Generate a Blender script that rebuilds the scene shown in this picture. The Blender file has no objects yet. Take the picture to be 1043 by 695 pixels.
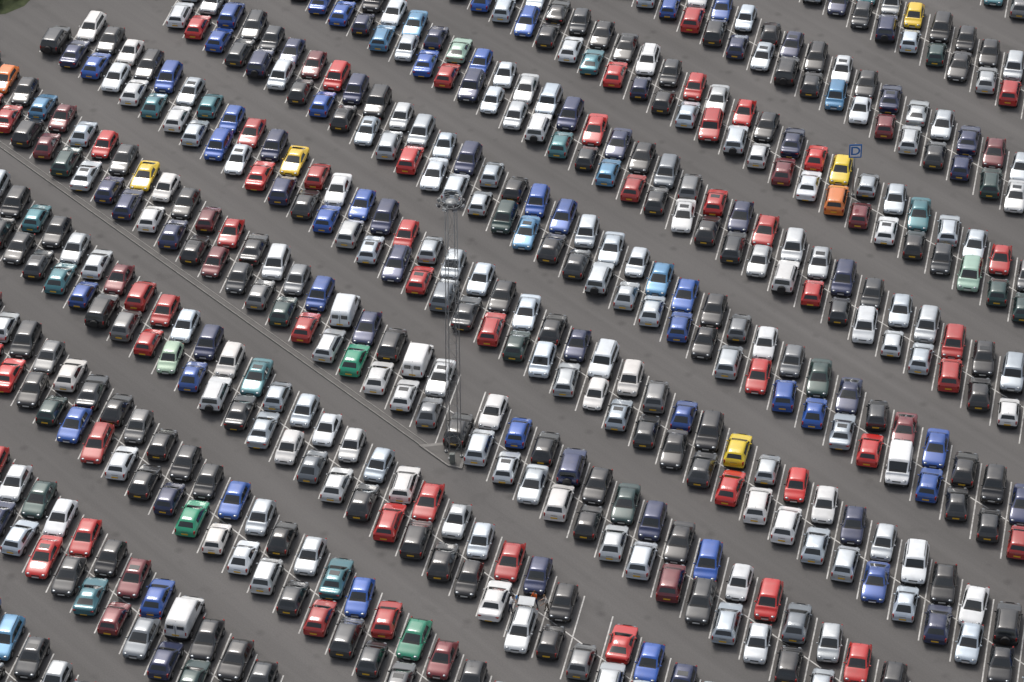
import bpy, math, random
from mathutils import Vector, Matrix
random.seed(7)
sc=bpy.context.scene
S=1.08
H_CAM=155.22*S; AL=math.radians(37.576); ROLL=math.radians(1.319); TH=math.radians(-48.780); PS=math.radians(77.045)
Q=2.068*S; PP=2.96*S
def link(o): sc.collection.objects.link(o); return o
# ---------- materials
def newmat(name):
    m=bpy.data.materials.new(name); m.use_nodes=True
    return m, m.node_tree, m.node_tree.nodes['Principled BSDF']
def simple(name,col,rough=.5,metal=0,coat=0,spec=.5,scale=6,amt=.35):
    m,nt,b=newmat(name)
    b.inputs['Roughness'].default_value=rough
    b.inputs['Metallic'].default_value=metal; b.inputs['Coat Weight'].default_value=coat
    b.inputs['Specular IOR Level'].default_value=spec
    n=nt.nodes.new('ShaderNodeTexNoise'); n.inputs['Scale'].default_value=scale; n.inputs['Detail'].default_value=4
    tc=nt.nodes.new('ShaderNodeTexCoord'); nt.links.new(tc.outputs['Object'],n.inputs['Vector'])
    mx=nt.nodes.new('ShaderNodeMix'); mx.data_type='RGBA'; mx.blend_type='MULTIPLY'
    mx.inputs['Factor'].default_value=amt; mx.inputs[6].default_value=(*col,1)
    nt.links.new(n.outputs['Fac'],mx.inputs[7]); nt.links.new(mx.outputs[2],b.inputs['Base Color'])
    return m
def paint_mat():
    m,nt,b=newmat('car_paint')
    oi=nt.nodes.new('ShaderNodeObjectInfo')
    tc=nt.nodes.new('ShaderNodeTexCoord')
    n=nt.nodes.new('ShaderNodeTexNoise'); n.inputs['Scale'].default_value=1.7; n.inputs['Detail'].default_value=6
    ad=nt.nodes.new('ShaderNodeVectorMath'); ad.operation='ADD'
    nt.links.new(tc.outputs['Object'],ad.inputs[0]); 
    ml=nt.nodes.new('ShaderNodeMath'); ml.operation='MULTIPLY'; ml.inputs[1].default_value=90
    nt.links.new(oi.outputs['Random'],ml.inputs[0]); nt.links.new(ml.outputs[0],ad.inputs[1])
    nt.links.new(ad.outputs[0],n.inputs['Vector'])
    mr=nt.nodes.new('ShaderNodeMapRange'); mr.inputs[1].default_value=.45; mr.inputs[2].default_value=.8; mr.inputs[3].default_value=0; mr.inputs[4].default_value=.18
    nt.links.new(n.outputs['Fac'],mr.inputs[0])
    mx=nt.nodes.new('ShaderNodeMix'); mx.data_type='RGBA'
    nt.links.new(mr.outputs[0],mx.inputs['Factor']); nt.links.new(oi.outputs['Color'],mx.inputs[6])
    mx.inputs[7].default_value=(.14,.125,.105,1)
    nt.links.new(mx.outputs[2],b.inputs['Base Color'])
    b.inputs['Roughness'].default_value=.32; b.inputs['Coat Weight'].default_value=1; b.inputs['Coat Roughness'].default_value=.05
    sb=nt.nodes.new('ShaderNodeMath'); sb.operation='SUBTRACT'; sb.inputs[0].default_value=1
    nt.links.new(oi.outputs['Alpha'],sb.inputs[1]); nt.links.new(sb.outputs[0],b.inputs['Metallic'])
    return m
M={}
M['paint']=paint_mat()
M['glass']=simple('car_glass',(.018,.022,.024),.05,spec=.9)
M['trim']=simple('black_plastic_trim',(.02,.02,.021),.6)
M['rim']=simple('alloy_rim',(.45,.46,.47),.35,.7)
M['tyre']=simple('tyre_rubber',(.02,.02,.02),.85)
M['head']=simple('headlamp_lens',(.26,.28,.30),.2,.3,0,.5)
M['tail']=simple('tail_lamp_lens',(.36,.012,.01),.2)
M['pw']=simple('white_number_plate',(.75,.75,.72),.4)
M['py']=simple('yellow_number_plate',(.85,.50,.03),.4)
MK=list(M.keys()); MI={k:i for i,k in enumerate(MK)}

class MB:
    def __init__(s): s.v=[];s.f=[];s.m=[];s.sm=[]
    def add(s,vs,fs,mi,smooth=True):
        o=len(s.v); s.v+= [tuple(v) for v in vs]
        for k,f in enumerate(fs):
            s.f.append([o+i for i in f]); s.m.append(mi[k] if isinstance(mi,list) else mi); s.sm.append(smooth)
    def mesh(s,name,mats):
        me=bpy.data.meshes.new(name); me.from_pydata(s.v,[],s.f)
        for m in mats: me.materials.append(m)
        me.polygons.foreach_set('material_index',s.m); me.polygons.foreach_set('use_smooth',s.sm); me.update(); return me
def rbox(mb,c,size,b,mi,rz=0,rx=0):
    sx,sy,sz=[a/2 for a in size]; b=min(b,sx*.9,sy*.9,sz*.9); vs=[];fs=[]
    R=Matrix.Rotation(rz,3,'Z')@Matrix.Rotation(rx,3,'X')
    def ring(x,y,z,bb): return [(x-bb,-y,z),(x,-y+bb,z),(x,y-bb,z),(x-bb,y,z),(-x+bb,y,z),(-x,y-bb,z),(-x,-y+bb,z),(-x+bb,-y,z)]
    L=[ring(sx-b,sy-b,-sz,b*.4),ring(sx,sy,-sz+b,b),ring(sx,sy,sz-b,b),ring(sx-b,sy-b,sz,b*.4)]
    for l in L: vs+=l
    for k in range(3):
        for i in range(8):
            j=(i+1)%8; fs.append([k*8+i,k*8+j,(k+1)*8+j,(k+1)*8+i])
    fs.append(list(range(7,-1,-1))); fs.append([24+i for i in range(8)])
    mb.add([R@Vector(v)+Vector(c) for v in vs],fs,mi,False)
def ell(mb,c,r,mi,n=12,m=8):
    vs=[(0,0,-1)];fs=[]
    for k in range(1,m):
        a=-math.pi/2+math.pi*k/m
        for i in range(n):
            t=2*math.pi*i/n; vs.append((math.cos(a)*math.cos(t),math.cos(a)*math.sin(t),math.sin(a)))
    vs.append((0,0,1))
    for i in range(n):
        j=(i+1)%n; fs.append([0,1+j,1+i])
        for k in range(m-2): fs.append([1+k*n+i,1+k*n+j,1+(k+1)*n+j,1+(k+1)*n+i])
        fs.append([1+(m-2)*n+i,1+(m-2)*n+j,len(vs)-1])
    mb.add([(c[0]+v[0]*r[0],c[1]+v[1]*r[1],c[2]+v[2]*r[2]) for v in vs],fs,mi)
def tube(mb,a,b,r0,r1,mi,n=8,smooth=True):
    a=Vector(a);b=Vector(b);d=(b-a).normalized(); u=d.orthogonal().normalized(); w=d.cross(u)
    vs=[];
    for p,r in ((a,r0),(b,r1)):
        for i in range(n):
            t=2*math.pi*i/n; vs.append(p+u*r*math.cos(t)+w*r*math.sin(t))
    fs=[[i,(i+1)%n,n+(i+1)%n,n+i] for i in range(n)]+[list(range(n-1,-1,-1)),[n+i for i in range(n)]]
    mb.add(vs,fs,mi,smooth)
def disc(mb,x0,x1,y,z,r,mi,n=24):
    vs=[];fs=[]
    for x,rr in ((x0,r),(x1,r),(x1,r*.92)):
        for i in range(n):
            t=2*math.pi*i/n; vs.append((x,y+rr*math.cos(t),z+rr*math.sin(t)))
    for k in range(2):
        for i in range(n):
            j=(i+1)%n; fs.append([k*n+i,k*n+j,(k+1)*n+j,(k+1)*n+i])
    fs.append([2*n+i for i in range(n)])
    mb.add(vs,fs,mi,False)
def subdiv(vs,fs,mi,lv=2):
    me=bpy.data.meshes.new('tmp'); me.from_pydata(vs,[],fs)
    for k in MK: me.materials.append(M[k])
    me.polygons.foreach_set('material_index',mi)
    ob=link(bpy.data.objects.new('tmp',me))
    md=ob.modifiers.new('s','SUBSURF'); md.levels=lv; md.render_levels=lv
    dg=bpy.context.evaluated_depsgraph_get(); e=ob.evaluated_get(dg).to_mesh()
    V=[tuple(v.co) for v in e.vertices]; F=[list(p.vertices) for p in e.polygons]; K=[p.material_index for p in e.polygons]
    ob.evaluated_get(dg).to_mesh_clear(); bpy.data.objects.remove(ob); bpy.data.meshes.remove(me)
    return V,F,K
def car(name,L=3.95,w=.84,H=1.44,zb=.2,hz=.76,cz=.98,bz=.9,cowl=.85,head=.15,rend=-1.45,rwb=-1.8,rz=1.0,wt=.57,boot=False,
        wr=.30,wf=1.22,wb=-1.22,pillars=(-.32,-.98),rails=False,panel=False,spare=False,dk=False,sunroof=False,hl_w=.16):
    mb=MB(); hf=L/2
    St=[]
    def h(y,zb_,zs,zt,ww): St.append(dict(y=y,zb=zb_,zs=zs,zt=zt,w=ww,t='h'))
    def c(y,zt,wt_,kind='win',ww=w,zs=bz): St.append(dict(y=y,zb=zb,zs=zs,zt=zt,w=ww,t='c',wt=wt_,kind=kind))
    h(hf,zb+.08,hz-.30,hz-.24,w*.80); h(hf-.05,zb+.02,hz-.22,hz-.15,w*.90); h(hf-.22,zb,hz-.10,hz-.035,w*.975)
    h(hf-.60,zb,hz-.01,hz+.06,w)
    h(cowl+.16,zb,bz-.05,cz-.045,w); h(cowl+.02,zb,bz-.02,cz-.01,w)
    St[-1]['cowl']=1
    h(cowl-.05,zb,bz,cz+.01,w); St[-1]['ws']=1
    c(head,H-.05,wt,'frontdoor'); c(head-.10,H-.01,wt)
    if panel: 
        c(head-.55,H,wt,'solid'); 
        c((head-.55+rend)/2,H,wt,'solid'); c(rend,H-.02,wt,'solid')
    else:
        for pl in pillars:
            c(pl+.035,H,wt,'pillar'); c(pl-.035,H,wt)
        c(rend+.32,H-.015,wt-.005,'solid'); c(rend+.12,H-.04,wt-.01,'solid')
        c(rend,H-.08,wt-.02,'solid')
    St[-1]['rw']=1
    rzs=rz-.1
    if boot:
        h(rwb,zb,rzs,rz,w); h(rwb-.12,zb,rzs,rz-.005,w*.99); h(-hf+.22,zb,rzs-.01,rz-.01,w*.97)
        h(-hf+.05,zb+.02,rzs-.06,rz-.06,w*.9); h(-hf,zb+.08,rzs-.14,rz-.14,w*.82)
    else:
        h(rwb,zb,rzs,rz,w*.975); h(max(rwb-.07,-hf+.06),zb+.01,rzs-.03,rz-.06,w*.95); h(-hf+.02,zb+.04,rzs-.2,rz-.2,w*.92)
        h(-hf,zb+.08,rzs-.34,rz-.34,w*.86)
    def half(s):
        ww,a,zs,zt=s['w'],s['zb'],s['zs'],s['zt']
        p=[(0,a),(.80*ww,a),(.97*ww,a+.10),(ww,(a+zs)/2+.06),(.985*ww,zs)]
        if s['t']=='h': p+=[(.93*ww,zs+.35*(zt-zs)),(.85*ww,zt-.03),(.77*ww,zt-.015),(.4*ww,zt-.003),(0,zt)]
        else:
            wt_=s['wt']; p+=[(.945*ww,zs+.035),(wt_+.05,zt-.12),(wt_-.03,zt-.03),(wt_*.55,zt-.003),(0,zt)]
        return p
    vs=[];n=18
    for s in St:
        p=half(s); ring=[(x,z) for x,z in p]+[(-x,z) for x,z in p[8:0:-1]]
        vs+=[(x,s['y'],z) for x,z in ring]
    fs=[];mi=[]
    P,G,T=MI['paint'],MI['glass'],MI['trim']
    for k in range(len(St)-1):
        a,b=St[k],St[k+1]
        for i in range(n):
            j=(i+1)%n; col=i if i<9 else 17-i
            m=P
            if a.get('ws'):
                if col in (7,8): m=G
                if col==5: m=G
            elif a.get('cowl'):
                if col in (7,8): m=T
            elif a.get('rw'):
                if col in (7,8) and not panel: m=G
            elif a['t']=='c' and b['t']=='c' and col==5:
                m={'win':G,'frontdoor':G,'pillar':T,'solid':P}[a['kind']]
            if col in (0,1): m=T
            if dk and col==2: m=T
            fs.append([k*n+i,k*n+j,(k+1)*n+j,(k+1)*n+i]); mi.append(m)
    def cap(o,fl):
        q=[]
        R_=lambda k:o+k
        Lf=lambda k:o+(18-k)
        q.append([o,R_(1),Lf(1)])
        for k in range(1,8): q.append([Lf(k),R_(k),R_(k+1),Lf(k+1)])
        q.append([Lf(8),R_(8),o+9])
        for kk,f in enumerate(q):
            fs.append(f if fl else f[::-1]); mi.append(T if (dk and kk<3) else P)
    cap(0,False); cap((len(St)-1)*n,True)
    V,F,K=subdiv(vs,fs,mi,2)
    mb.add(V,F,K)
    for y in (wf,wb):
        for sx in (-1,1):
            disc(mb,sx*(w-.12),sx*(w+.004),y,wr+.03,wr+.075,T)
            disc(mb,sx*(w-.2),sx*(w+.012),y,wr,wr,MI['tyre'])
            disc(mb,sx*(w-.1),sx*(w+.018),y,wr,wr*.66,MI['rim'],16)
            for q in range(5):
                t=q*2*math.pi/5
                disc(mb,sx*(w-.05),sx*(w+.021),y+wr*.42*math.cos(t),wr+wr*.42*math.sin(t),wr*.13,T,8)
    hl=hz-.16
    for sx in (-1,1):
        ell(mb,(sx*w*.66,hf-.20,hl+.028),(hl_w,.185,.052),MI['head'])
        ell(mb,(sx*w*.62,hf-.02,zb+.14),(.05,.04,.035),MI['head'])
        if boot: rbox(mb,(sx*w*.70,-hf+.06,rzs-.11),(.30,.14,.13),.03,MI['tail'],rz=-sx*.25)
        else: rbox(mb,(sx*w*.85,-hf+.09,rzs-.12),(.11,.18,.32),.03,MI['tail'],rz=-sx*.3)
        ell(mb,(sx*(w+.05),cowl-.38,bz+.05),(.085,.055,.06),P if not dk else T)
        rbox(mb,(sx*(w-.02),cowl-.38,bz+.02),(.10,.04,.03),.01,T)
        rbox(mb,(sx*(w-.005),(cowl-.95) if len(pillars)>1 else cowl-1.2,bz-.1),(.03,.16,.03),.01,P)
        rbox(mb,(sx*(w-.002),(wf+wb)/2,(zb+bz)/2),(.03,(wf-wb)-.85,.05),.01,T)
        for yy in (cowl-.28,pillars[0]):
            rbox(mb,(sx*(w-.006),yy,(zb+bz)/2+.1),(.02,.012,bz-zb-.28),.003,T)
    rbox(mb,(0,hf-.015,hl-.02),(w*.72,.05,.10),.02,T)
    rbox(mb,(0,hf-.01,zb+.13),(w*1.05,.04,.10),.02,T)
    rbox(mb,(0,hf+.012,hl-.17),(.52,.02,.115),.005,MI['pw'])
    rbox(mb,(0,-hf-.01,.42 if boot else rz-.42),(.52,.04,.115),.005,MI['py'])
    rbox(mb,(0,-hf+.0,zb+.11),(w*1.3,.05,.12),.03,T)
    if not boot and not panel: rbox(mb,(.0,-hf+.005,rz-.2),(.5,.03,.02),.005,T)
    rbox(mb,(0,-hf-.0,zb+.27),(w*1.62,.08,.05),.02,P if not dk else T)
    if panel: 
        rbox(mb,(0,-hf+.01,1.1),(.02,.05,1.2),.004,T)
        for sx in (-1,1): rbox(mb,(sx*w*.42,-hf+.08,1.5),(.5,.12,.36),.03,MI['glass'])
    if rails:
        for sx in (-1,1): rbox(mb,(sx*(wt-.06),(head+rend)/2-.05,H+.03),(.04,(head-rend)*.8,.04),.015,T)
    if sunroof: rbox(mb,(0,head-.5,H-.004),(.75,.5,.02),.008,MI['glass'])
    for x in (.1,-.45): rbox(mb,(x,cowl-.10,cz+.03),(.5,.025,.02),.005,T,rz=.06)
    rbox(mb,(0,rend+.12,H+.0),(.02,.02,.12),.008,T)
    if spare:
        vs=[];fs=[]
        for y,r in ((-hf-.02,.34),(-hf-.2,.34),(-hf-.23,.3)):
            for i in range(20):
                a=2*math.pi*i/20; vs.append((r*math.cos(a),y,.85+r*math.sin(a)))
        for k in range(2):
            for i in range(20):
                j=(i+1)%20; fs.append([k*20+i,k*20+j,(k+1)*20+j,(k+1)*20+i])
        fs.append([40+i for i in range(20)])
        mb.add(vs,fs,T,False)
    return mb.mesh(name,[M[k] for k in MK])
TY={}
TY['hatch']=car('hatchback_car_mesh')
TY['hatchs']=car('hatchback_sunroof_car_mesh',L=4.0,sunroof=True,rend=-1.5,dk=True)
TY['small']=car('small_hatchback_car_mesh',L=3.65,w=.81,H=1.47,cowl=.92,head=.25,rend=-1.35,rwb=-1.66,wf=1.15,wb=-1.16,hz=.78,cz=1.0,rz=1.02,pillars=(-.45,))
TY['smalld']=car('city_car_mesh',L=3.55,w=.79,H=1.44,cowl=.80,head=.2,rend=-1.42,rwb=-1.66,wf=1.1,wb=-1.12,hz=.74,cz=.96,rz=.98,pillars=(-.45,),dk=True,wt=.55)
TY['round']=car('rounded_small_car_mesh',L=3.75,w=.83,H=1.5,cowl=.8,head=.1,rend=-1.05,rwb=-1.68,wf=1.18,wb=-1.18,hz=.80,cz=1.0,rz=.96,pillars=(-.5,),wt=.52,hl_w=.13)
TY['tall']=car('compact_people_carrier_mesh',L=3.9,w=.84,H=1.6,cowl=1.1,head=.5,rend=-1.55,rwb=-1.8,wf=1.22,wb=-1.22,hz=.84,cz=1.08,bz=.96,rz=1.08,wt=.59,pillars=(-.15,-.9))
TY['hatch2']=car('family_hatchback_car_mesh',L=4.15,w=.87,H=1.45,cowl=.95,head=.15,rend=-1.35,rwb=-1.85,wf=1.28,wb=-1.28)
TY['saloon']=car('saloon_car_mesh',L=4.4,w=.87,H=1.42,boot=True,cowl=.95,head=.2,rend=-1.10,rwb=-1.58,rz=1.0,wf=1.37,wb=-1.28,pillars=(-.38,))
TY['saloon2']=car('saloon_sunroof_car_mesh',L=4.45,w=.87,H=1.40,boot=True,cowl=.88,head=.12,rend=-1.16,rwb=-1.66,rz=.98,wf=1.37,wb=-1.28,pillars=(-.42,),sunroof=True)
TY['estate']=car('estate_car_mesh',L=4.4,w=.87,H=1.46,cowl=1.0,head=.28,rend=-1.82,rwb=-2.08,wf=1.38,wb=-1.28,rails=True,pillars=(-.3,-1.1))
TY['mpv']=car('people_carrier_car_mesh',L=4.2,w=.88,H=1.62,cowl=1.15,head=.45,rend=-1.7,rwb=-1.95,wf=1.32,wb=-1.3,hz=.84,cz=1.08,bz=.97,rz=1.08,wt=.6,pillars=(-.2,-1.0))
TY['suv']=car('off_road_car_mesh',L=4.25,w=.89,H=1.72,zb=.34,cowl=.95,head=.45,rend=-1.84,rwb=-2.02,wf=1.3,wb=-1.28,hz=.98,cz=1.15,bz=1.08,rz=1.15,wt=.66,wr=.37,rails=True,pillars=(-.15,-.95),dk=True,spare=True)
TY['van']=car('delivery_van_mesh',L=4.4,w=.90,H=1.95,zb=.25,cowl=1.45,head=.8,rend=-2.05,rwb=-2.15,wf=1.5,wb=-1.42,hz=.95,cz=1.2,bz=1.1,rz=1.2,wt=.77,wr=.34,panel=True,dk=True)
TY['coupe']=car('coupe_car_mesh',L=4.15,w=.87,H=1.3,cowl=.75,head=.0,rend=-1.0,rwb=-1.72,boot=True,wf=1.25,wb=-1.2,hz=.7,cz=.9,bz=.84,rz=.96,wt=.55,pillars=(-.5,))
NAME=dict(hatch='parked_hatchback_car',hatchs='parked_hatchback_car',small='parked_small_car',smalld='parked_small_car',round='parked_small_car',tall='parked_people_carrier',hatch2='parked_hatchback_car',saloon='parked_saloon_car',saloon2='parked_saloon_car',estate='parked_estate_car',mpv='parked_people_carrier',suv='parked_off_road_car',van='parked_van',coupe='parked_coupe_car')
WT=[('hatch',20),('hatchs',8),('small',14),('smalld',7),('round',7),('tall',8),('hatch2',17),('saloon',9),('saloon2',5),('estate',7),('mpv',8),('suv',3),('coupe',2)]
PAL={'w':(.76,.765,.76,1),'s':(.45,.49,.52,.5),'g':(.17,.18,.19,.6),'k':(.016,.016,.018,.9),'n':(.014,.024,.085,.75),'b':(.012,.085,.38,.85),
'l':(.09,.26,.44,.75),'t':(.05,.19,.22,.7),'D':(.014,.05,.045,.8),'G':(.01,.28,.15,1),'e':(.38,.55,.42,.9),'r':(.55,.014,.010,1),'m':(.17,.016,.022,.85),
'y':(.88,.60,.0,1),'o':(.80,.20,.02,1)}
ROWS={-1:(-146.,201.3,-3,"",""),
0:(-160.72,189.73,-3,"ykkks","nknwDksr"),
1:(-173.75,178.10,-2,"bwknkwknssnms","brknskklwmwknDw"),
2:(-183.83,166.90,-1,"kkkkwkrsrknrysstwsr","bkwtrnksrwwmwomwkkeD"),
3:(-196.84,155.93,-1,"kwlnebwssNrnkggrnrwsNkssrks","bnlwbrnwswtklrkwkkswrkwwsrkw"),
4:(-203.92,144.95,-2,"bkknmrnkwssnskbbsswlbkgwgDnkmbkkn","wrbknwkbkssrwwsDlkksssbksrbbsrWbkkr"),
5:(-211.01,134.15,-1,"wkwkbstbrnyrwbnrsswkwknwwgbkysrwnswkwk","knbwwtwsbwrnkbswnrgkrDwswskkkrwwssbwnsk"),
6:(-209.40,123.54,1,"oklmwrkywkmrkwgbWnkWw.wbknkDnkbwrgsr","rkmDwnnwnkmkgDrwGwwgkwwswkswmkswk"),
7:(-192.81,113.04,1,"ktkswmrrwnwtsswwswrswrnk.rb","kktbkgrebwkswgwkrkkkwwkgs"),
8:(-179.36,102.65,1,"skgwkkgkkkbskstbrGm","rkDbrwknGwwwkrkkg"),
9:(-162.72,92.03,1,"wDwrkmbWkkk","wrktmgnD"),
10:(-148.94,81.55,0,"lks","k"),
11:(-134.,71.0,0,"","")}
MINI={4:-2,5:-1,3:-9,6:-9}
XR={-1:12,0:14,1:22,2:27,3:34,4:39,5:44,6:43,7:34,8:26,9:18,10:10,11:6}
def A2W(al,pe):
    return (S*(al*math.cos(TH)-pe*math.sin(TH)), S*(al*math.sin(TH)+pe*math.cos(TH)))
ec=Vector((math.cos(PS),math.sin(PS)))
def ppos(j,i,q=0):
    a,p,_,_,_=ROWS[j]; x,y=A2W(a+i*2.96,p); return Vector((x,y))+ec*q
rnd=random.Random(11)
def pick(code,j,i,side):
    if code in 'WN': return 'van' if code=='W' else 'mpv'
    if code=='y': return 'coupe' if (j,i) in ((5,10),(6,7)) else rnd.choice(['hatch','small'])
    return rnd.choices([a for a,_ in WT],[b for _,b in WT])[0]
FORCE={(5,-1,-1):'suv',(7,22,-1):'estate',(6,21,-1):'hatch',(3,26,1):'suv',(4,7,1):'suv',(7,22,1):'small'}
cars=[]
for j,(a,p,off,T,B) in ROWS.items():
    lo=MINI.get(j,-8); hi=XR[j]
    for side in (1,-1):
        st,o=(T,0) if side==1 else (B,off)
        for i in range(lo,hi):
            k=i-o; code=None
            if 0<=k<len(st): code=st[k]
            else:
                if j==5 and side==1 and i<0: continue
                code=rnd.choices('wsgknblrmtD',[14,22,8,24,12,9,3,12,4,3,3])[0]
            if code=='.': continue
            t=FORCE.get((j,i,side)) or pick(code,j,i,side)
            face=1 if side==-1 else -1
            if rnd.random()<.24: face=-face
            if (j,i,side)==(7,22,-1): face=-1
            ob=link(bpy.data.objects.new(NAME[t],TY[t]))
            cl=PAL[code if code not in 'WN' else {'W':'w','N':'n'}[code]]
            f=rnd.uniform(.82,1.12) if code!='w' else rnd.uniform(.86,1.04)
            if code=='k' and rnd.random()<.4: cl=(.035,.038,.042,.7)
            if code=='w' and rnd.random()<.48: cl=(.60,.64,.67,.55)
            if code=='r' and rnd.random()<.3: cl=(.42,.02,.015,.95)
            if code=='b' and rnd.random()<.3: cl=(.02,.07,.28,.7)
            h=rnd.uniform(-.06,.06)
            ob.color=(min(1,cl[0]*f*(1+h)),min(1,cl[1]*f),min(1,cl[2]*f*(1-h)),cl[3])
            q=Q+rnd.uniform(-.12,.24)
            if (j,i)==(7,22): q=Q+(.65 if side==1 else 1.25)
            if t in('estate','van','saloon','saloon2'): q=max(q,Q+.08)
            P=ppos(j,i,side*q)
            lat=rnd.uniform(-.14,.14)
            if (j,i,side)==(6,21,-1): lat=.35; 
            ob.location=(P.x+lat,P.y,0.008)
            ob.scale=(1.075*rnd.uniform(.985,1.02),rnd.uniform(.985,1.03),rnd.uniform(1.0,1.06))
            ob.rotation_euler[2]=PS-math.pi/2+(0 if face==1 else math.pi)+math.radians(rnd.gauss(0,1.2))
            cars.append(ob)
# ---------- surfaces
def asphalt():
    m,nt,b=newmat('asphalt'); L=nt.links; N=nt.nodes
    tc=N.new('ShaderNodeTexCoord')
    def noise(scale,det,sx=1,sy=1):
        mp=N.new('ShaderNodeMapping'); mp.inputs['Scale'].default_value=(sx,sy,1); L.new(tc.outputs['Object'],mp.inputs[0])
        n=N.new('ShaderNodeTexNoise'); n.inputs['Scale'].default_value=scale; n.inputs['Detail'].default_value=det; L.new(mp.outputs[0],n.inputs['Vector']); return n.outputs['Fac']
    def rng(s,a,b_,c,d):
        r=N.new('ShaderNodeMapRange'); r.inputs[1].default_value=a;r.inputs[2].default_value=b_;r.inputs[3].default_value=c;r.inputs[4].default_value=d; L.new(s,r.inputs[0]); return r.outputs[0]
    def mul(a,c):
        r=N.new('ShaderNodeMath'); r.operation='MULTIPLY'; L.new(a,r.inputs[0]); L.new(c,r.inputs[1]); return r.outputs[0]
    f=rng(noise(.03,5),.3,.7,.88,1.12)
    f=mul(f,rng(noise(.5,6,.06,1.6),.3,.7,.90,1.10))
    f=mul(f,rng(noise(9,8),.25,.75,.88,1.12))
    f=mul(f,rng(noise(.45,3),.62,.74,1,.88))
    v=N.new('ShaderNodeTexVoronoi'); v.inputs['Scale'].default_value=.42; L.new(tc.outputs['Object'],v.inputs['Vector'])
    f=mul(f,rng(v.outputs['Distance'],.05,.2,.78,1))
    rgb=N.new('ShaderNodeCombineColor')
    for k,c in enumerate((.134,.128,.123)):
        q=N.new('ShaderNodeMath'); q.operation='MULTIPLY'; q.inputs[1].default_value=c; L.new(f,q.inputs[0]); L.new(q.outputs[0],rgb.inputs[k])
    L.new(rgb.outputs[0],b.inputs['Base Color']); b.inputs['Roughness'].default_value=.9; b.inputs['Specular IOR Level'].default_value=.3
    return m
def grassm():
    m,nt,b=newmat('grass'); L=nt.links; N=nt.nodes
    tc=N.new('ShaderNodeTexCoord'); n=N.new('ShaderNodeTexNoise'); n.inputs['Scale'].default_value=1.2; n.inputs['Detail'].default_value=8; L.new(tc.outputs['Object'],n.inputs['Vector'])
    r=N.new('ShaderNodeValToRGB'); r.color_ramp.elements[0].position=.3; r.color_ramp.elements[0].color=(.025,.035,.012,1); r.color_ramp.elements[1].position=.7; r.color_ramp.elements[1].color=(.065,.08,.03,1)
    L.new(n.outputs['Fac'],r.inputs[0]); L.new(r.outputs[0],b.inputs['Base Color']); b.inputs['Roughness'].default_value=.95
    return m
GR=grassm()
def sheet(name,pts,z,mat,frame=False):
    me=bpy.data.meshes.new(name); me.from_pydata([(x,y,0) for x,y in pts],[],[list(range(len(pts)))]); me.materials.append(mat)
    o=link(bpy.data.objects.new(name,me)); o.location.z=z
    if frame: o.rotation_euler[2]=TH
    return o
sheet('ground',[(-4000,-4000),(4000,-4000),(4000,4000),(-4000,4000)],-.02,GR)
sheet('car_park_asphalt',[(-330,-20),(60,-20),(60,330),(-330,330)],0,asphalt(),True)
def paintline():
    m,nt,b=newmat('white_road_paint'); L=nt.links; N=nt.nodes
    tc=N.new('ShaderNodeTexCoord'); n=N.new('ShaderNodeTexNoise'); n.inputs['Scale'].default_value=2.3; n.inputs['Detail'].default_value=9; n.inputs['Roughness'].default_value=.65; L.new(tc.outputs['Object'],n.inputs['Vector'])
    r=N.new('ShaderNodeValToRGB'); r.color_ramp.elements[0].position=.25; r.color_ramp.elements[0].color=(.24,.23,.22,1); r.color_ramp.elements[1].position=.58; r.color_ramp.elements[1].color=(.64,.63,.60,1)
    L.new(n.outputs['Fac'],r.inputs[0]); L.new(r.outputs[0],b.inputs['Base Color']); b.inputs['Roughness'].default_value=.7
    return m
mb=MB()
def strip(p0,p1,w,z):
    d=(p1-p0).normalized(); n=Vector((-d.y,d.x))*w/2
    mb.add([(*(p0-n),z),(*(p1-n),z),(*(p1+n),z),(*(p0+n),z)],[[0,1,2,3]],0,False)
HL=4.75
for j in ROWS:
    lo=MINI.get(j,-8); hi=XR[j]
    for i in range(lo,hi+1):
        P=ppos(j,i-.5); 
        if i==lo and j==5: strip(P-ec*HL,P,.11,.004); continue
        strip(P-ec*HL,P-ec*.06,.11,.004); strip(P+ec*.06,P+ec*HL,.11,.004)
    strip(ppos(j,lo-.5),ppos(j,hi-.5),.11,.008)
o=link(bpy.data.objects.new('parking_bay_lines',mb.mesh('parking_bay_lines',[paintline()])))
# kerbed concrete strip
conc=simple('concrete_kerb',(.33,.315,.295),.85,scale=2,amt=.6)
conc2=simple('worn_concrete',(.17,.162,.152),.9,scale=1.2,amt=.4)
mb=MB()
def AP(a,p): return Vector(A2W(a,p))
a0,a1=-300,-144.2; pc=119.35
def kerb(pts,z0,z1,mi):
    n=len(pts); vs=[(*p,z0) for p in pts]+[(*p,z1) for p in pts]
    mb.add(vs,[[i,(i+1)%n,n+(i+1)%n,n+i] for i in range(n)]+[[n+i for i in range(n)]],mi,False)
a=a0
while a<a1-2:
    for (u,v) in ((pc-.28,pc-.20),(pc+.20,pc+.28)):
        kerb([AP(a+.015,u),AP(a+2.7,u),AP(a+2.7,v),AP(a+.015,v)],0,.10+rnd.uniform(0,.01),0)
    a+=2.72
kerb([AP(a0,pc-.20),AP(a1,pc-.20),AP(a1,pc+.20),AP(a0,pc+.20)],0,.07,1)
kerb([AP(-146.9,pc-.36),AP(-143.5,pc-.36),AP(-142.5,pc+.2),AP(-143.9,pc+1.9),AP(-145.3,pc+1.9)],0,.13,0)
kerb([AP(-146.4,pc-.24),AP(-143.6,pc-.24),AP(-142.8,pc+.2),AP(-144.0,pc+1.75),AP(-145.1,pc+1.75)],.1,.135,1)
link(bpy.data.objects.new('concrete_kerb_strip',mb.mesh('concrete_kerb_strip',[conc,conc2])))
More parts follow.
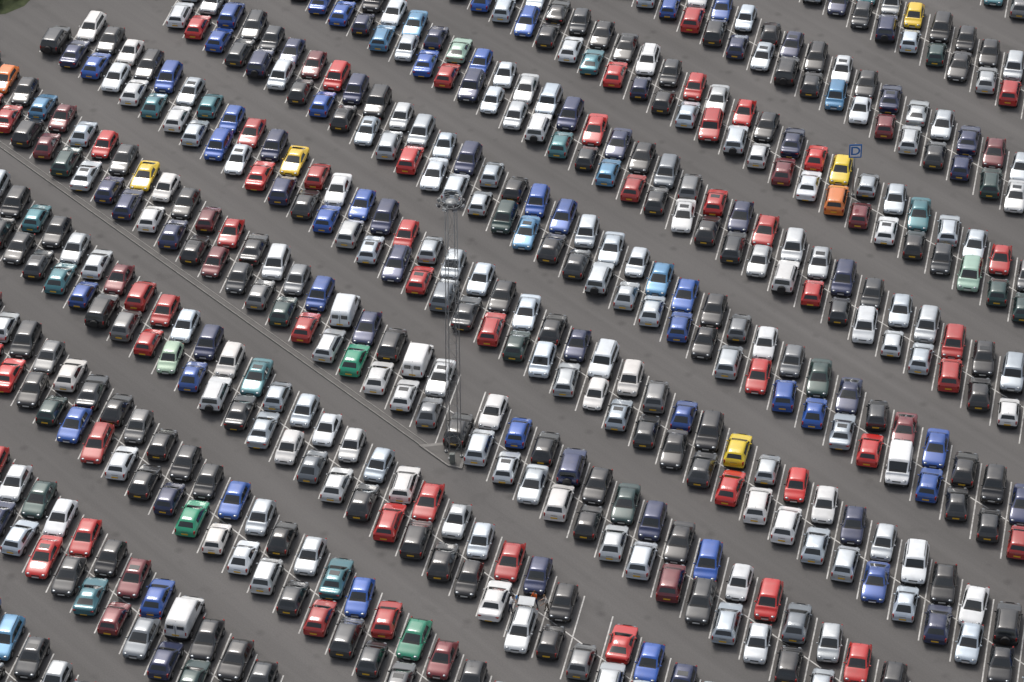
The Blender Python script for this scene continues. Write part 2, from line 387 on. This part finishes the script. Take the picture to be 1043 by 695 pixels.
# ---------- lighting mast
steel=simple('galvanised_steel',(.36,.37,.37),.5,.5); dark=simple('dark_lamp_housing',(.09,.09,.095),.5)
lens=simple('floodlight_glass',(.55,.57,.6),.1)
mb=MB(); Hm=25.2
def hw(z): return .50-.14*z/Hm
lv=[0]; 
while lv[-1]<Hm-1.4: lv.append(lv[-1]+1.6)
lv[-1]=Hm
cor=[(-1,-1),(1,-1),(1,1),(-1,1)]
for sx,sy in cor:
    tube(mb,(sx*hw(0),sy*hw(0),.13),(sx*hw(Hm),sy*hw(Hm),Hm),.036,.03,0)
    rbox(mb,(sx*hw(0),sy*hw(0),.2),(.26,.26,.14),.03,0)
for k in range(len(lv)-1):
    z0,z1=lv[k]+.15*(k==0),lv[k+1]
    for q in range(4):
        a,b=cor[q],cor[(q+1)%4]
        if k%2: a,b=b,a
        tube(mb,(a[0]*hw(z0),a[1]*hw(z0),z0),(b[0]*hw(z1),b[1]*hw(z1),z1),.010,.010,0,5)
        tube(mb,(a[0]*hw(z1),a[1]*hw(z1),z1),(b[0]*hw(z1),b[1]*hw(z1),z1),.010,.010,0,5)
n=16; Rr=.85
for i in range(n):
    t0,t1=2*math.pi*i/n,2*math.pi*(i+1)/n
    for zz in (Hm,Hm+.45): tube(mb,(Rr*math.cos(t0),Rr*math.sin(t0),zz),(Rr*math.cos(t1),Rr*math.sin(t1),zz),.035,.035,0,6)
tube(mb,(0,0,Hm-.1),(0,0,Hm+.12),.5,.42,0,12)
for i in range(8):
    t=2*math.pi*i/8; c,s_=math.cos(t),math.sin(t)
    tube(mb,(.3*c,.3*s_,Hm),(Rr*c,Rr*s_,Hm),.03,.03,0,5); tube(mb,(Rr*c,Rr*s_,Hm),(Rr*c,Rr*s_,Hm+.45),.02,.02,0,5)
    rbox(mb,((Rr+.16)*c,(Rr+.16)*s_,Hm-.05),(.40,.18,.30),.04,0 if i%2 else 1,rz=t+math.pi/2,rx=.6)
    rbox(mb,((Rr+.245)*c,(Rr+.245)*s_,Hm-.12),(.33,.03,.23),.01,2,rz=t+math.pi/2,rx=.6)
mast=link(bpy.data.objects.new('floodlight_mast',mb.mesh('floodlight_mast',[steel,dark,lens])))
x,y=A2W(-144.2,pc+.85); mast.location=(x,y,0); mast.rotation_euler=(0,math.radians(1.2),.3)
rb=MB(); rbox(rb,(0,0,.62),(.45,.32,.98),.03,0); 
cb=link(bpy.data.objects.new('electrical_cabinet',rb.mesh('electrical_cabinet',[simple('grey_cabinet_paint',(.2,.22,.2),.5)]))); x,y=A2W(-143.5,pc+.1); cb.location=(x,y,0)
# ---------- zone sign
root=link(bpy.data.objects.new('parking_zone_sign',None))
root.location=(28.9*S,220.6*S,0)
def child(name,mbx,mats,parent):
    o=link(bpy.data.objects.new(name,mbx.mesh(name,mats))); o.parent=parent; return o
p_=MB(); tube(p_,(0,0,0),(0,0,5.75),.06,.05,0,10); rbox(p_,(0,0,.1),(.3,.3,.2),.03,0); child('pole',p_,[steel],root)
p_=MB(); rbox(p_,(0,-.09,5.0),(1.15,.05,1.45),.02,0); child('panel',p_,[simple('blue_sign_face',(.02,.20,.60),.4)],root)
p_=MB()
rbox(p_,(0,-.12,5.0),(.92,.012,1.16),.004,0)
child('white_square',p_,[simple('white_sign_face',(.85,.85,.85),.4,amt=.1)],root)
cu=bpy.data.curves.new('letter','FONT'); cu.body='D'; cu.size=1.25; cu.align_x='CENTER'; cu.align_y='CENTER'; cu.extrude=.006; cu.offset=.015
lt=link(bpy.data.objects.new('letter',cu)); lt.parent=root; lt.location=(0,-.135,5.0); lt.rotation_euler=(math.pi/2,0,0); cu.materials.append(bpy.data.materials['blue_sign_face'])
# ---------- people
skinm=[simple('skin',(.45,.27,.19),.55)]
def person(name,loc,rot,pose,shirt,trou,hair):
    bend=pose
    hip=Vector((0,0,.92)); up=Vector((0,math.sin(bend),math.cos(bend))); fw=Vector((0,math.cos(bend),-math.sin(bend)))
    J={}
    J['hip']=hip; J['waist']=hip+up*.18; J['chest']=hip+up*.42; J['neck']=hip+up*.56; J['hb']=hip+up*.64
    bones=[('hip','waist',1),('waist','chest',1),('chest','neck',1),('neck','hb',0)]
    rad={'hip':(.15,.11),'waist':(.13,.10),'chest':(.16,.11),'neck':(.06,.06),'hb':(.055,.06)}
    for s,n in ((1,'r'),(-1,'l')):
        J['sh'+n]=hip+up*.50+Vector((s*.18,0,0)); J['el'+n]=J['sh'+n]+Vector((s*.05,.10,-.26)) ; J['wr'+n]=J['el'+n]+Vector((-s*.04,.21,-.10+.08*s))
        J['hd'+n]=J['wr'+n]+Vector((0,.07,-.03))
        J['hp'+n]=hip+Vector((s*.09,0,-.06)); J['kn'+n]=Vector((s*.11,.05+.05*s,.49)); J['an'+n]=Vector((s*.12,-.03+.10*s,.08)); J['ft'+n]=J['an'+n]+Vector((s*.03,.17,-.04))
        bones+=[('chest','sh'+n,1),('sh'+n,'el'+n,1),('el'+n,'wr'+n,0),('wr'+n,'hd'+n,0),('hip','hp'+n,2),('hp'+n,'kn'+n,2),('kn'+n,'an'+n,2),('an'+n,'ft'+n,3)]
        rad.update({'sh'+n:(.07,.07),'el'+n:(.045,.045),'wr'+n:(.03,.03),'hd'+n:(.04,.022),'hp'+n:(.10,.10),'kn'+n:(.065,.065),'an'+n:(.045,.045),'ft'+n:(.045,.035)})
    keys=list(J); me=bpy.data.meshes.new('t'); me.from_pydata([J[k] for k in keys],[(keys.index(a),keys.index(b)) for a,b,_ in bones],[])
    ob=link(bpy.data.objects.new('t',me)); ob.modifiers.new('k','SKIN'); 
    for k,sv in zip(keys,me.skin_vertices[0].data): sv.radius=rad[k]; sv.use_root=(k=='hip')
    sb=ob.modifiers.new('s','SUBSURF'); sb.levels=1
    dg=bpy.context.evaluated_depsgraph_get(); e=ob.evaluated_get(dg).to_mesh()
    m=MB(); K=[]
    for pl in e.polygons:
        c=pl.center; best=9;bm=0
        for a,b,mm in bones:
            A,B=J[a],J[b]; t=max(0,min(1,(c-A).dot(B-A)/(B-A).length_squared)); d=(c-(A+(B-A)*t)).length
            if d<best: best=d;bm=mm
        K.append(bm)
    m.add([v.co[:] for v in e.vertices],[list(p.vertices) for p in e.polygons],K)
    bpy.data.objects.remove(ob)
    hc=J['hb']+up*.12+fw*.015
    ell(m,hc,(.078,.098,.118),0); ell(m,hc+up*.035-fw*.018,(.086,.102,.10),4)
    ell(m,hc+fw*.10-up*.01,(.014,.02,.022),0,6,5)
    for s in (1,-1):
        ell(m,hc+fw*.088+up*.012+Vector((s*.032,0,0)),(.012,.01,.009),4,6,5); ell(m,hc+Vector((s*.08,0,0)),(.012,.02,.03),0,6,5)
        n='r' if s==1 else 'l'; h=J['hd'+n]
        for q,(dx,ln) in enumerate(((-.03,.075),(-.01,.085),(.01,.08),(.03,.062))):
            k=h+Vector((dx,.03,0)); k2=k+Vector((0,ln*.55,-.008)); tube(m,k,k2,.010,.009,0,6); tube(m,k2,k2+Vector((0,ln*.4,-.025)),.009,.007,0,6)
        tube(m,h+Vector((-s*.03,-.03,0)),h+Vector((-s*.065,.02,-.01)),.012,.009,0,6)
    ell(m,hc+fw*.092-up*.05,(.025,.008,.007),5,6,5)
    o=link(bpy.data.objects.new(name,m.mesh(name,[skinm[0],simple(name+'_shirt',shirt,.8),simple(name+'_trousers',trou,.8),simple('shoes',(.03,.025,.02),.6),simple('hair',hair,.7),simple('lips',(.3,.1,.09),.5)])))
    o.location=loc; o.rotation_euler[2]=rot
g=ppos(7,22,-.25)
for nm,dx,dy,rot,ps,sh,tr,ha in (('standing_man',-1.5,-.45,-1.2,.30,(.85,.85,.85),(.05,.06,.1),(.03,.02,.015)),('bending_man',-.75,.2,2.9,.6,(.05,.36,.85),(.03,.03,.04),(.05,.03,.02)),
    ('standing_woman',.45,.1,2.4,.15,(.9,.17,.03),(.04,.05,.12),(.12,.06,.025)),('leaning_woman',1.35,-.4,1.8,.3,(.85,.78,.70),(.3,.25,.2),(.2,.12,.05))):
    person(nm,(g.x+dx,g.y+dy,0.01),rot,ps,sh,tr,ha)
es=[c for c in cars if c.name.startswith('parked_estate') and (Vector(c.location[:2])-ppos(7,22,-(Q+1.25))).length<.5]
if es:
    es[0].color=(.55,.57,.58,.6)
    t=MB(); rbox(t,(0,-2.02,1.72),(1.2,.75,.05),.03,0,rx=-.35); rbox(t,(0,-2.1,1.745),(.95,.42,.03),.01,1,rx=-.35)
    for sx in (-.5,.5): tube(t,(sx,-1.85,1.35),(sx,-2.15,1.7),.012,.012,2,6)
    o=child('raised_tailgate',t,[M['paint'],M['glass'],M['trim']],es[0]); o.color=es[0].color
# ---------- verge and shrubs
def sp(l): return [(a*S,b*S) for a,b in l]
sheet('grass_verge',sp([(-49,252.4),(-45.9,252.8),(-44.3,254.1),(-43.3,256.5),(-44,275),(-70,320),(-140,300),(-90,245)]),.012,GR)
sheet('grass_verge',sp([(-33.8,256),(-32.2,254.6),(-30.6,255.2),(-27,262),(-20,300),(-50,340),(-58,330),(-36,275)]),.012,GR)
leaf=grassm(); leaf.name='foliage'
r=leaf.node_tree.nodes['Color Ramp'].color_ramp; r.elements[0].color=(.02,.035,.012,1); r.elements[1].color=(.065,.09,.03,1)
bark=simple('bark',(.08,.06,.04),.9)
def shrub(x,y,R,h):
    m=MB()
    for k in range(5):
        a=rnd.uniform(0,6.28); tube(m,(0,0,0),(R*.5*math.cos(a),R*.5*math.sin(a),h*.7),.05,.02,1,5)
    cl=[(rnd.gauss(0,R*.4),rnd.gauss(0,R*.4),rnd.uniform(.3,1)*h) for _ in range(22)]
    for c in cl:
        for _ in range(45):
            p=Vector(c)+Vector([rnd.gauss(0,R*.16) for _ in range(3)]); p.z=max(.05,p.z)
            u=Vector([rnd.gauss(0,1) for _ in range(3)]).normalized(); v=u.orthogonal().normalized(); s=.09
            m.add([p-u*s,p+v*s*.6,p+u*s,p-v*s*.6],[[0,1,2,3]],0,False)
    o=link(bpy.data.objects.new('shrub',m.mesh('shrub',[leaf,bark]))); o.location=(x*S,y*S,.01)
for x,y,R_,h in ((-46.8,254.6,1.1,1.2),(-45.2,256.2,1.1,1.2),(-32.3,256.3,1.1,1.1),(-47.5,256.9,1.8,2.0),(-31.2,259.5,1.5,1.6),(-34.5,263,1.8,2),(-44.8,261,1.7,1.8)):
    shrub(x,y,R_,h)
# ---------- light
w=bpy.data.worlds.new('World'); sc.world=w; w.use_nodes=True; nt=w.node_tree
SUN_EL=math.radians(56); SUN_AZ=math.radians(-20)
sky=nt.nodes.new('ShaderNodeTexSky'); sky.sky_type='NISHITA'; sky.sun_disc=False; sky.sun_elevation=SUN_EL; sky.sun_rotation=SUN_AZ
sky.air_density=1; sky.dust_density=4
hs=nt.nodes.new('ShaderNodeHueSaturation'); hs.inputs['Saturation'].default_value=.42
nt.links.new(sky.outputs[0],hs.inputs['Color']); nt.links.new(hs.outputs[0],nt.nodes['Background'].inputs[0]); nt.nodes['Background'].inputs[1].default_value=.145
l=bpy.data.lights.new('sun','SUN'); l.energy=1.5; l.angle=math.radians(16); l.color=(1,.96,.91); lo=link(bpy.data.objects.new('sun',l))
d=Vector((math.sin(SUN_AZ)*math.cos(SUN_EL),math.cos(SUN_AZ)*math.cos(SUN_EL),math.sin(SUN_EL)))
lo.rotation_euler=d.to_track_quat('Z','Y').to_euler()
sc.view_settings.view_transform='Standard'; sc.view_settings.look='None'; sc.view_settings.exposure=0
cam=link(bpy.data.objects.new("camera",bpy.data.cameras.new("camera"))); sc.camera=cam
cam.data.lens=3267/1043*36; cam.data.sensor_width=36; cam.data.clip_end=8000; cam.data.clip_start=1
cam.matrix_world=Matrix.Translation((0,0,H_CAM))@Matrix.Rotation(math.pi/2-AL,4,'X')@Matrix.Rotation(-ROLL,4,'Z')
